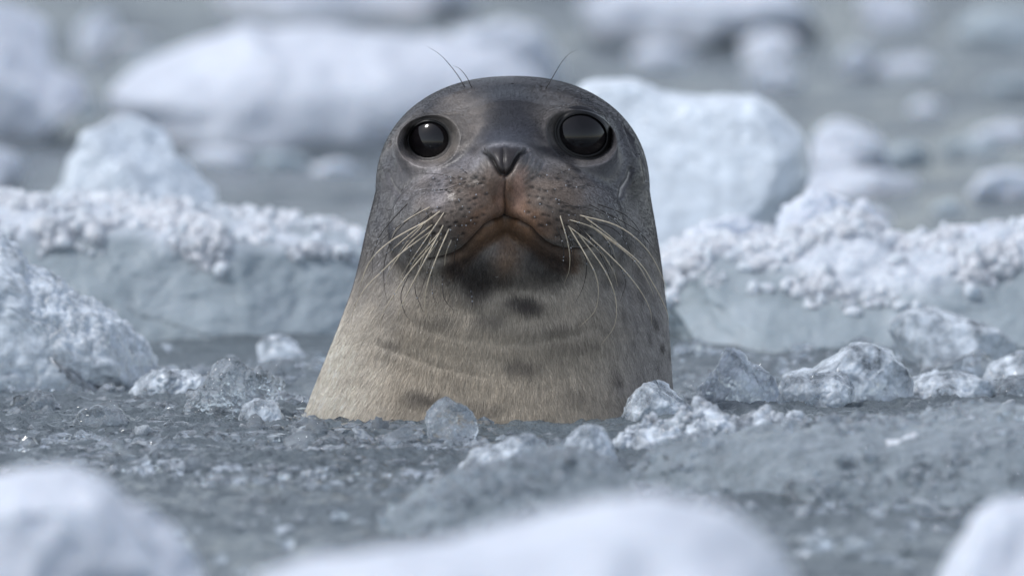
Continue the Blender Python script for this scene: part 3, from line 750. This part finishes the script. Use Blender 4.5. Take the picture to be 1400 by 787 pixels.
    lay(srgb(222, 216, 208), np.exp(-(poly_dist(x, z, [(861, 236), (858, 246), (850, 258), (848, 268)]) / 0.8) ** 2) * 0.6 + np.exp(-(poly_dist(x, z, [(534, 244), (540, 256), (548, 264)]) / 0.8) ** 2) * 0.35)
    lay(srgb(178, 174, 176), (np.exp(-(poly_dist(x, z, [(640, 214), (650, 222), (656, 236)]) / 3.0) ** 2) * 0.6 + np.exp(-(poly_dist(x, z, [(662, 204), (675, 200), (690, 199), (708, 201), (722, 206)]) / 2.2) ** 2) * 0.55) * (0.7 + 0.5 * fine))  # wet highlight beside the nose and its lit top edge, painted in
    lay(srgb(170, 166, 168), (np.exp(-(poly_dist(x, z, [(590, 236), (604, 244), (606, 262)]) / 5.0) ** 2) * 0.55 + np.exp(-(poly_dist(x, z, [(728, 226), (744, 232), (752, 240)]) / 3.5) ** 2) * 0.4) * (0.7 + 0.6 * fine))  # wet highlights on the muzzle sides, painted into the coat
    lay(srgb(44, 42, 46), np.exp(-(poly_dist(x, z, [(738, 188), (752, 200), (768, 212)]) / 3.2) ** 2) * 0.7 + np.exp(-(poly_dist(x, z, [(744, 206), (760, 216), (776, 226), (790, 236)]) / 2.4) ** 2) * 0.8)
    lay(srgb(52, 50, 54), np.exp(-(poly_dist(x, z, [(618, 226), (634, 218), (648, 206)]) / 2.6) ** 2) * 0.7 + np.exp(-(poly_dist(x, z, [(868, 186), (876, 214), (878, 250)]) / 5) ** 2) * 0.6)
    # muzzle
    lay(srgb(116, 100, 88), np.clip(blob(632, 285, 52, 44, 0.5) + blob(752, 285, 56, 44, 0.5), 0, 1) * 0.75)
    lay(srgb(150, 146, 150), blob(640, 226, 24, 10, 0.8, -0.4) * 0.7 + blob(738, 224, 22, 10, 0.8, 0.4) * 0.5 + blob(600, 262, 14, 24, 0.8) * 0.6)  # whitish wet reflections along the upper muzzle, put into the colour
    lay(srgb(136, 98, 70), np.clip(blob(688, 275, 34, 36, 0.7) + 0.8 * blob(650, 305, 30, 14, 0.7, -0.6) + 0.8 * blob(732, 305, 30, 14, 0.7, 0.6), 0, 1) * 0.9 * (0.75 + 0.25 * np.clip(fbm(q * 70, 3, 44), -1, 1)))  # rusty lip
    lay(srgb(186, 150, 132), blob(709, 262, 9, 26, 0.6) * 0.7 + blob(683, 265, 6, 18, 0.6) * 0.5)
    lay(srgb(130, 97, 70), sstep(26, 10, np.abs(py - my - 12)) * sstep(600, 625, px) * sstep(800, 780, px) * (py > my - 3) * 0.8)
    lay(srgb(124, 97, 74), blob(694, 345, 20, 34, 0.7) * 0.8)
    lay(srgb(46, 42, 42), np.clip(blob(655, 368, 30, 28, 0.7, 0.6) + blob(742, 360, 36, 24, 0.7, 0.4) + 0.7 * blob(630, 372, 30, 14, 0.8, 0.3), 0, 1) * (0.85 + 0.15 * fine))
    lay(srgb(60, 54, 50), blob(690, 385, 52, 14, 0.9) * 0.7)
    # spots on the throat and neck
    for cx_, cy_, rx, ry, a in [(717, 416, 28, 10, 0.92), (672, 436, 16, 12, 0.45), (710, 500, 26, 14, 0.55), (585, 545, 22, 11, 0.6), (760, 445, 26, 7, 0.4), (640, 395, 60, 18, 0.3), (835, 385, 12, 10, 0.5),
                                (535, 465, 14, 9, 0.35), (893, 437, 4, 8, 0.7), (903, 470, 4, 7, 0.7), (897, 500, 3, 8, 0.6), (835, 512, 8, 10, 0.4), (880, 455, 3, 6, 0.5), (780, 470, 40, 8, 0.25), (660, 552, 30, 8, 0.3), (790, 540, 20, 10, 0.25), (600, 440, 24, 8, 0.3), (846, 430, 5, 6, 0.5), (820, 445, 6, 5, 0.4)]:
        lay(srgb(64, 58, 56), blob(cx_, cy_, rx, ry, 0.6) * a)
    mott = sstep(0.25, 0.7, fbm(q * [60, 60, 38], 4, 33)) * sstep(800, 880, px) * sstep(300, 360, py)
    lay(srgb(92, 88, 88), mott * 0.5)
    # nose leather, nostrils, mouth line, eyelids, follicles
    nose = sstep(3, -2, np.maximum(np.abs(px - 690) - np.interp(py, [200, 212, 244], [24, 18, 3]), np.maximum(204 - py, py - 246)))
    lay(srgb(62, 56, 56), nose * 0.85)
    for nl in (NOSL, NOSR): lay(srgb(22, 18, 18), np.exp(-(poly_dist(x, z, nl) / 1.9) ** 2))
    lay(srgb(34, 28, 28), np.exp(-(poly_dist(x, z, NOSM) / 1.3) ** 2) * 0.9)
    lay(srgb(48, 30, 22), np.exp(-(poly_dist(x, z, PHIL) / 0.8) ** 2) * 0.7)
    lay(srgb(46, 30, 24), np.exp(-(dm / 1.1) ** 2))
    lay(srgb(22, 20, 22), fol)
    bk = V[:, 1] > 10
    lay(srgb(100, 98, 100), bk * 0.8)
    lay(srgb(12, 11, 12), lid); lay(srgb(6, 6, 7), sock)
    col *= (1 + (0.30 * np.clip(fbm(q * [34, 34, 34], 4, 97, 0.6), -1, 1) * sstep(420, 330, py))[:, None] * (1 - np.clip(lid + sock, 0, 1))[:, None])
    col *= (1 + 0.16 * fine + 0.12 * fbm(q * 20, 2, 95))[:, None]
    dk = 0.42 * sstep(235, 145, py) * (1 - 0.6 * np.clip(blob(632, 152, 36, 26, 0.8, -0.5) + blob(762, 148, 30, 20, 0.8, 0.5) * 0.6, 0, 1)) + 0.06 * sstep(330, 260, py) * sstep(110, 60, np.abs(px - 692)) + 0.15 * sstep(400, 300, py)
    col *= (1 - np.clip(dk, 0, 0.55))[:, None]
    col = np.clip(col, 0.003, 0.8)
    # ---- fur flow
    fx, fz = (px - 690) * 1.0, -(py - 236)                                   # away from the nose, in (x, z)
    L = np.hypot(fx, fz) + 1e-6; fx, fz = fx / L, fz / L
    t = sstep(330, 430, py); fx = fx * (1 - t) + t * (px - 690) / 520; fz = fz * (1 - t) - t
    fl = np.stack([fx, 0.25 * (1 - t), fz], 1); fl -= N * (fl * N).sum(1, keepdims=True)
    fl /= np.maximum(np.linalg.norm(fl, axis=1, keepdims=True), 1e-6)
    me = np_mesh('body', V / 1000.0, F)
    a = me.attributes.new('coat', 'FLOAT_COLOR', 'POINT'); a.data.foreach_set('color', np.concatenate([col, np.ones((len(col), 1))], 1).astype(np.float32).ravel())
    body = link('body', me, M_SKIN, root)
    # ---- eyeballs
    for o, Rb, ax_ in balls:
        sv, sf = ico(6); sv = sv.copy(); ax_ = ax_ / np.linalg.norm(ax_)       # the exposed front of the eyeball, cut flat behind the lids
        t_ = sv @ ax_; pr = sv - t_[:, None] * ax_; t0 = math.cos(math.radians(54)); r_ = np.maximum(np.linalg.norm(pr, axis=1), 1e-9)
        lim = np.where(t_ < t0, np.minimum(r_, 0.809), r_)
        sv = np.maximum(t_, t0)[:, None] * ax_ + pr * (lim / r_)[:, None]
        link('eye', np_mesh('eye', (o + sv * Rb) / 1000.0, sf), M_EYE, root)
    # ---- fur
    quad_ok = (F // nc).max(1) < nr
    A = V[F]; ar = np.linalg.norm(np.cross(A[:, 2] - A[:, 0], A[:, 3] - A[:, 1]), axis=1)
    cN = N[F].mean(1); cz = A[:, :, 2].mean(1)
    w = ar * (cN[:, 1] < 0.35) * (cz > -25) * (1 - np.clip(lid[F].max(1) + sock[F].max(1), 0, 1)) * (1 - 0.96 * nose[F].max(1)) * (dm[F].min(1) > 2.5)
    w *= (A[:, :, 1].mean(1) < 70) * (0.85 + 0.15 * sstep(300, 420, py[F].mean(1)))
    w /= w.sum(); n = 170000
    g = np.random.default_rng(17)
    idx = g.choice(len(F), n, p=w); b1, b2 = g.random((n, 1)), g.random((n, 1))
    q0 = A[idx]; pos = (q0[:, 0] * (1 - b1) + q0[:, 1] * b1) * (1 - b2) + (q0[:, 3] * (1 - b1) + q0[:, 2] * b1) * b2
    v0 = F[idx, 0]; nn, ff, cc = N[v0], fl[v0], col[v0]
    neck = sstep(300, 430, py[v0])
    ln = (2.6 + 6.1 * neck) * g.uniform(0.6, 1.25, n)
    side_v = np.cross(nn, ff); jit = (0.16 * g.normal(size=n) + 0.2 * fbm(pos / 1000 * 45, 2, 55))[:, None]
    d = ff + side_v * jit
    lift = (0.06 + 0.04 * neck + 0.05 * g.random(n))[:, None]
    pts = np.stack([pos - nn * 0.15, pos + d * ln[:, None] * 0.5 + nn * lift * ln[:, None] * 0.8, pos + d * ln[:, None] + nn * lift * ln[:, None] * 0.75], 1) / 1000.0
    hc = bpy.data.hair_curves.new('fur'); hc.add_curves([3] * n)
    hc.attributes['position'].data.foreach_set('vector', pts.astype(np.float32).ravel())
    ra = hc.attributes.get('radius') or hc.attributes.new('radius', 'FLOAT', 'POINT')
    ra.data.foreach_set('value', (np.array([[1.0, 0.78, 0.2]]) * (0.095 + 0.07 * neck)[:, None] / 1000).astype(np.float32).ravel())
    cc = np.clip(cc * (1 + g.uniform(-0.3, 0.35, (n, 1)) * (0.8 + 0.2 * neck[:, None])), 0.003, 0.8)
    ca = hc.attributes.new('coat', 'FLOAT_COLOR', 'CURVE'); ca.data.foreach_set('color', np.concatenate([cc, np.ones((n, 1))], 1).astype(np.float32).ravel())
    hc.materials.append(M_FUR)
    fo = bpy.data.objects.new('fur', hc); COL.objects.link(fo); fo.parent = body; fo['kind'] = 'stuff'
    # ---- whiskers
    kd = KDTree(len(V)); sel = np.where((V[:, 1] < 30) & (N[:, 1] < 0.3))[0]
    for k in sel[::2]: kd.insert((V[k, 0], V[k, 2], 0), int(k))
    kd.balance()
    def surf(a, b):
        _, k, _ = kd.find((PX(a), PZ(b), 0)); return V[k, 1]
    def whisker(path, dark, r0=0.55, out=16):
        pp = np.array(path, float); n0 = len(pp); tt = np.linspace(0, n0 - 1, 22)
        ext = np.vstack([2 * pp[0] - pp[1], pp, 2 * pp[-1] - pp[-2]])
        C = []
        for t_ in tt:
            k = min(int(t_), n0 - 2); f = t_ - k; p0, p1, p2, p3 = ext[k], ext[k + 1], ext[k + 2], ext[k + 3]
            C.append(0.5 * (2 * p1 + (p2 - p0) * f + (2 * p0 - 5 * p1 + 4 * p2 - p3) * f * f + (3 * p1 - p0 - 3 * p2 + p3) * f ** 3))
        C = np.array(C); s = np.linspace(0, 1, 22)
        ys = np.array([surf(*c) for c in C]); y0 = ys[0]
        yy = np.minimum(y0 + 60 * s ** 1.5 - 10 * np.sin(s * 2.2), np.minimum.accumulate(ys[::-1])[::-1] - out * np.sin(np.minimum(s * 1.7, 1.57)) + 0.0)
        yy = np.convolve(np.concatenate([[yy[0]] * 2, yy, [yy[-1]] * 2]), np.ones(5) / 5, 'valid'); yy[0] = y0 + 1.0
        L3 = np.stack([PX(C[:, 0]), yy, PZ(C[:, 1])], 1)
        T = np.gradient(L3, axis=0); T /= np.linalg.norm(T, axis=1, keepdims=True)
        A1 = np.cross(T, [0, 1, 0]); A1 /= np.maximum(np.linalg.norm(A1, axis=1, keepdims=True), 1e-6); A2 = np.cross(T, A1)
        rr = r0 * (1 - 0.82 * s ** 1.3); an = np.arange(6) * math.pi / 3
        VV = L3[:, None] + rr[:, None, None] * (np.cos(an)[None, :, None] * A1[:, None] + np.sin(an)[None, :, None] * A2[:, None])
        i = np.arange(22 * 6).reshape(22, 6); j = np.roll(i, -1, 1)
        FF = np.stack([i[:-1], j[:-1], j[1:], i[1:]], -1).reshape(-1, 4)
        link('whisker', np_mesh('whisker', VV.reshape(-1, 3) / 1000.0, FF), M_WHISK_D if dark else M_WHISK_L, body)
        return L3
    cl = lambda pts: [(440 + a / 3.936, 280 + b / 3.936) for a, b in pts]
    cr = lambda pts: [(760 + a / 3.933, 280 + b / 3.933) for a, b in pts]
    cm = lambda pts: [(560 + a / 3.58, 180 + b / 3.58) for a, b in pts]
    lines = []
    for p_ in [[(600, 75), (390, 190), (270, 300), (215, 430), (210, 480)], [(600, 140), (430, 265), (335, 355), (240, 450), (180, 560), (155, 680)], [(620, 190), (470, 370), (390, 490), (330, 590), (318, 680)],
               [(660, 110), (560, 300), (500, 410), (440, 530), (415, 600), (425, 650)], [(690, 130), (620, 290), (580, 400), (560, 500), (565, 590), (595, 640)], [(600, 110), (500, 190), (420, 280), (365, 370), (348, 440)],
               [(640, 150), (560, 240), (500, 310), (470, 380)], [(640, 40), (520, 130), (400, 230), (370, 270)], [(700, 190), (670, 270), (664, 330)]]:
        lines.append(whisker(cl(p_), False, 0.62))
    for p_ in [[(540, 20), (400, 160), (345, 300), (340, 420), (355, 530)], [(470, -10), (330, 150), (280, 270), (275, 380)], [(600, 40), (480, 150), (420, 230), (405, 290)], [(580, 60), (490, 230), (470, 340), (472, 400)],
               [(480, 360), (430, 480), (450, 580), (485, 625)], [(530, 310), (505, 450), (530, 530), (550, 580)], [(650, 380), (660, 500), (710, 565)], [(590, 380), (600, 480), (620, 530)], [(740, 160), (716, 270), (722, 390)], [(800, 440), (812, 530), (800, 580)]]:
        lines.append(whisker(cl(p_), True, 0.5, 14))
    for p_ in [[(120, 60), (330, 120), (480, 240), (570, 400), (590, 500)], [(180, 110), (420, 290), (520, 430), (590, 570), (600, 650)], [(150, 150), (330, 320), (440, 450), (500, 560), (510, 640)],
               [(110, 150), (230, 310), (290, 420), (320, 530), (310, 650), (240, 750)], [(60, 110), (160, 280), (210, 380), (225, 470), (205, 570), (130, 650)], [(150, 70), (270, 160), (350, 230), (380, 270)]]:
        lines.append(whisker(cr(p_), False, 0.62))
    for p_ in [[(220, 0), (370, 60), (450, 150), (480, 230)], [(170, 0), (300, 70), (355, 140), (360, 200)], [(170, 90), (300, 130), (380, 220), (410, 320), (405, 390)], [(70, 170), (150, 270), (160, 360), (140, 450), (100, 530)],
               [(0, 120), (38, 230), (30, 350), (0, 420)], [(200, 110), (280, 220), (295, 330)], [(210, 210), (280, 370), (290, 430)], [(300, 270), (370, 400), (345, 520)], [(50, 150), (90, 230), (92, 330)]]:
        lines.append(whisker(cr(p_), True, 0.5, 14))
    for p_ in [[(225, 235), (150, 215), (60, 210), (0, 222)], [(285, 212), (250, 180), (225, 165)], [(280, 250), (170, 290), (70, 300), (-20, 350)], [(190, 290), (80, 290), (-10, 310)],
               [(720, 215), (800, 185), (870, 182), (940, 192)], [(780, 285), (860, 270), (940, 285), (1000, 310)], [(700, 330), (800, 370), (900, 410), (980, 500)]]:
        lines.append(whisker(cm(p_), True, 0.36, 6))
    g = np.random.default_rng(29)
    def more(f, base, dark, r0, out):
        for p_ in base:
            k = g.uniform(0.55, 0.95); a = g.uniform(-0.16, 0.16); o_ = np.array([g.uniform(-90, 60), g.uniform(-90, 30)])
            pp = np.array(p_, float); r_ = (pp - pp[0]) * k
            pp = pp[0] + o_ + np.stack([r_[:, 0] * math.cos(a) - r_[:, 1] * math.sin(a), r_[:, 0] * math.sin(a) + r_[:, 1] * math.cos(a)], 1)
            lines.append(whisker(f([tuple(v) for v in pp]), dark, r0, out))
    LB = [[(600, 75), (390, 190), (270, 300), (215, 430)], [(600, 140), (430, 265), (335, 355), (240, 450)], [(620, 190), (470, 370), (390, 490), (330, 590)], [(660, 110), (560, 300), (500, 410), (440, 530)], [(680, 150), (620, 290), (580, 400), (570, 500)]]
    RB = [[(120, 60), (330, 120), (480, 240), (560, 400)], [(180, 110), (420, 290), (520, 430), (560, 520)], [(150, 150), (330, 320), (440, 450), (480, 540)], [(110, 150), (230, 310), (290, 420), (310, 530)], [(40, 110), (110, 280), (130, 400), (110, 500)]]
    more(cl, LB, False, 0.5, 12); more(cl, LB, True, 0.45, 10); more(cr, RB, False, 0.5, 12); more(cr, RB, True, 0.45, 10)
    cb = lambda pts: [(560 + a / 5.385, 50 + b / 5.385) for a, b in pts]
    def brow(pts):
        pp = cb(pts); L = np.array([(PX(a), 0, PZ(b)) for a, b in pp]); y0 = surf(*pp[0])
        return pp, y0
    for pts in ([(405, 370), (350, 280), (270, 180), (200, 115), (130, 75)], [(460, 380), (420, 300), (370, 240), (320, 215)], [(1000, 390), (1060, 290), (1120, 190), (1180, 125), (1245, 97)]):
        pp, y0 = brow(pts); save = surf
        surf = (lambda a, b, y0=y0: y0)
        whisker(pp, True, 0.40, 4); surf = save
    # ---- droplets caught on whiskers and muzzle: one uncountable part
    sv, sf = ico(1); g = np.random.default_rng(3); ps = []
    for L3 in lines:
        for _ in range(3): ps.append(L3[g.integers(1, 12)] + [0, -0.5, 0])
    for a, b in dots:
        if g.random() < 0.7: ps.append(np.array([PX(a + g.uniform(-6, 6)), surf(a, b) - 0.4, PZ(b + g.uniform(-6, 6))]))
    ps = np.array(ps); r = g.uniform(0.35, 0.8, len(ps))
    VV = ps[:, None] + sv[None] * r[:, None, None]; FF = sf[None] + (np.arange(len(ps)) * len(sv))[:, None, None]
    dr = link('water_droplets', np_mesh('water_droplets', VV.reshape(-1, 3) / 1000.0, FF.reshape(-1, 3)), M_DROP, body); dr['kind'] = 'stuff'
    return root
build_seal()
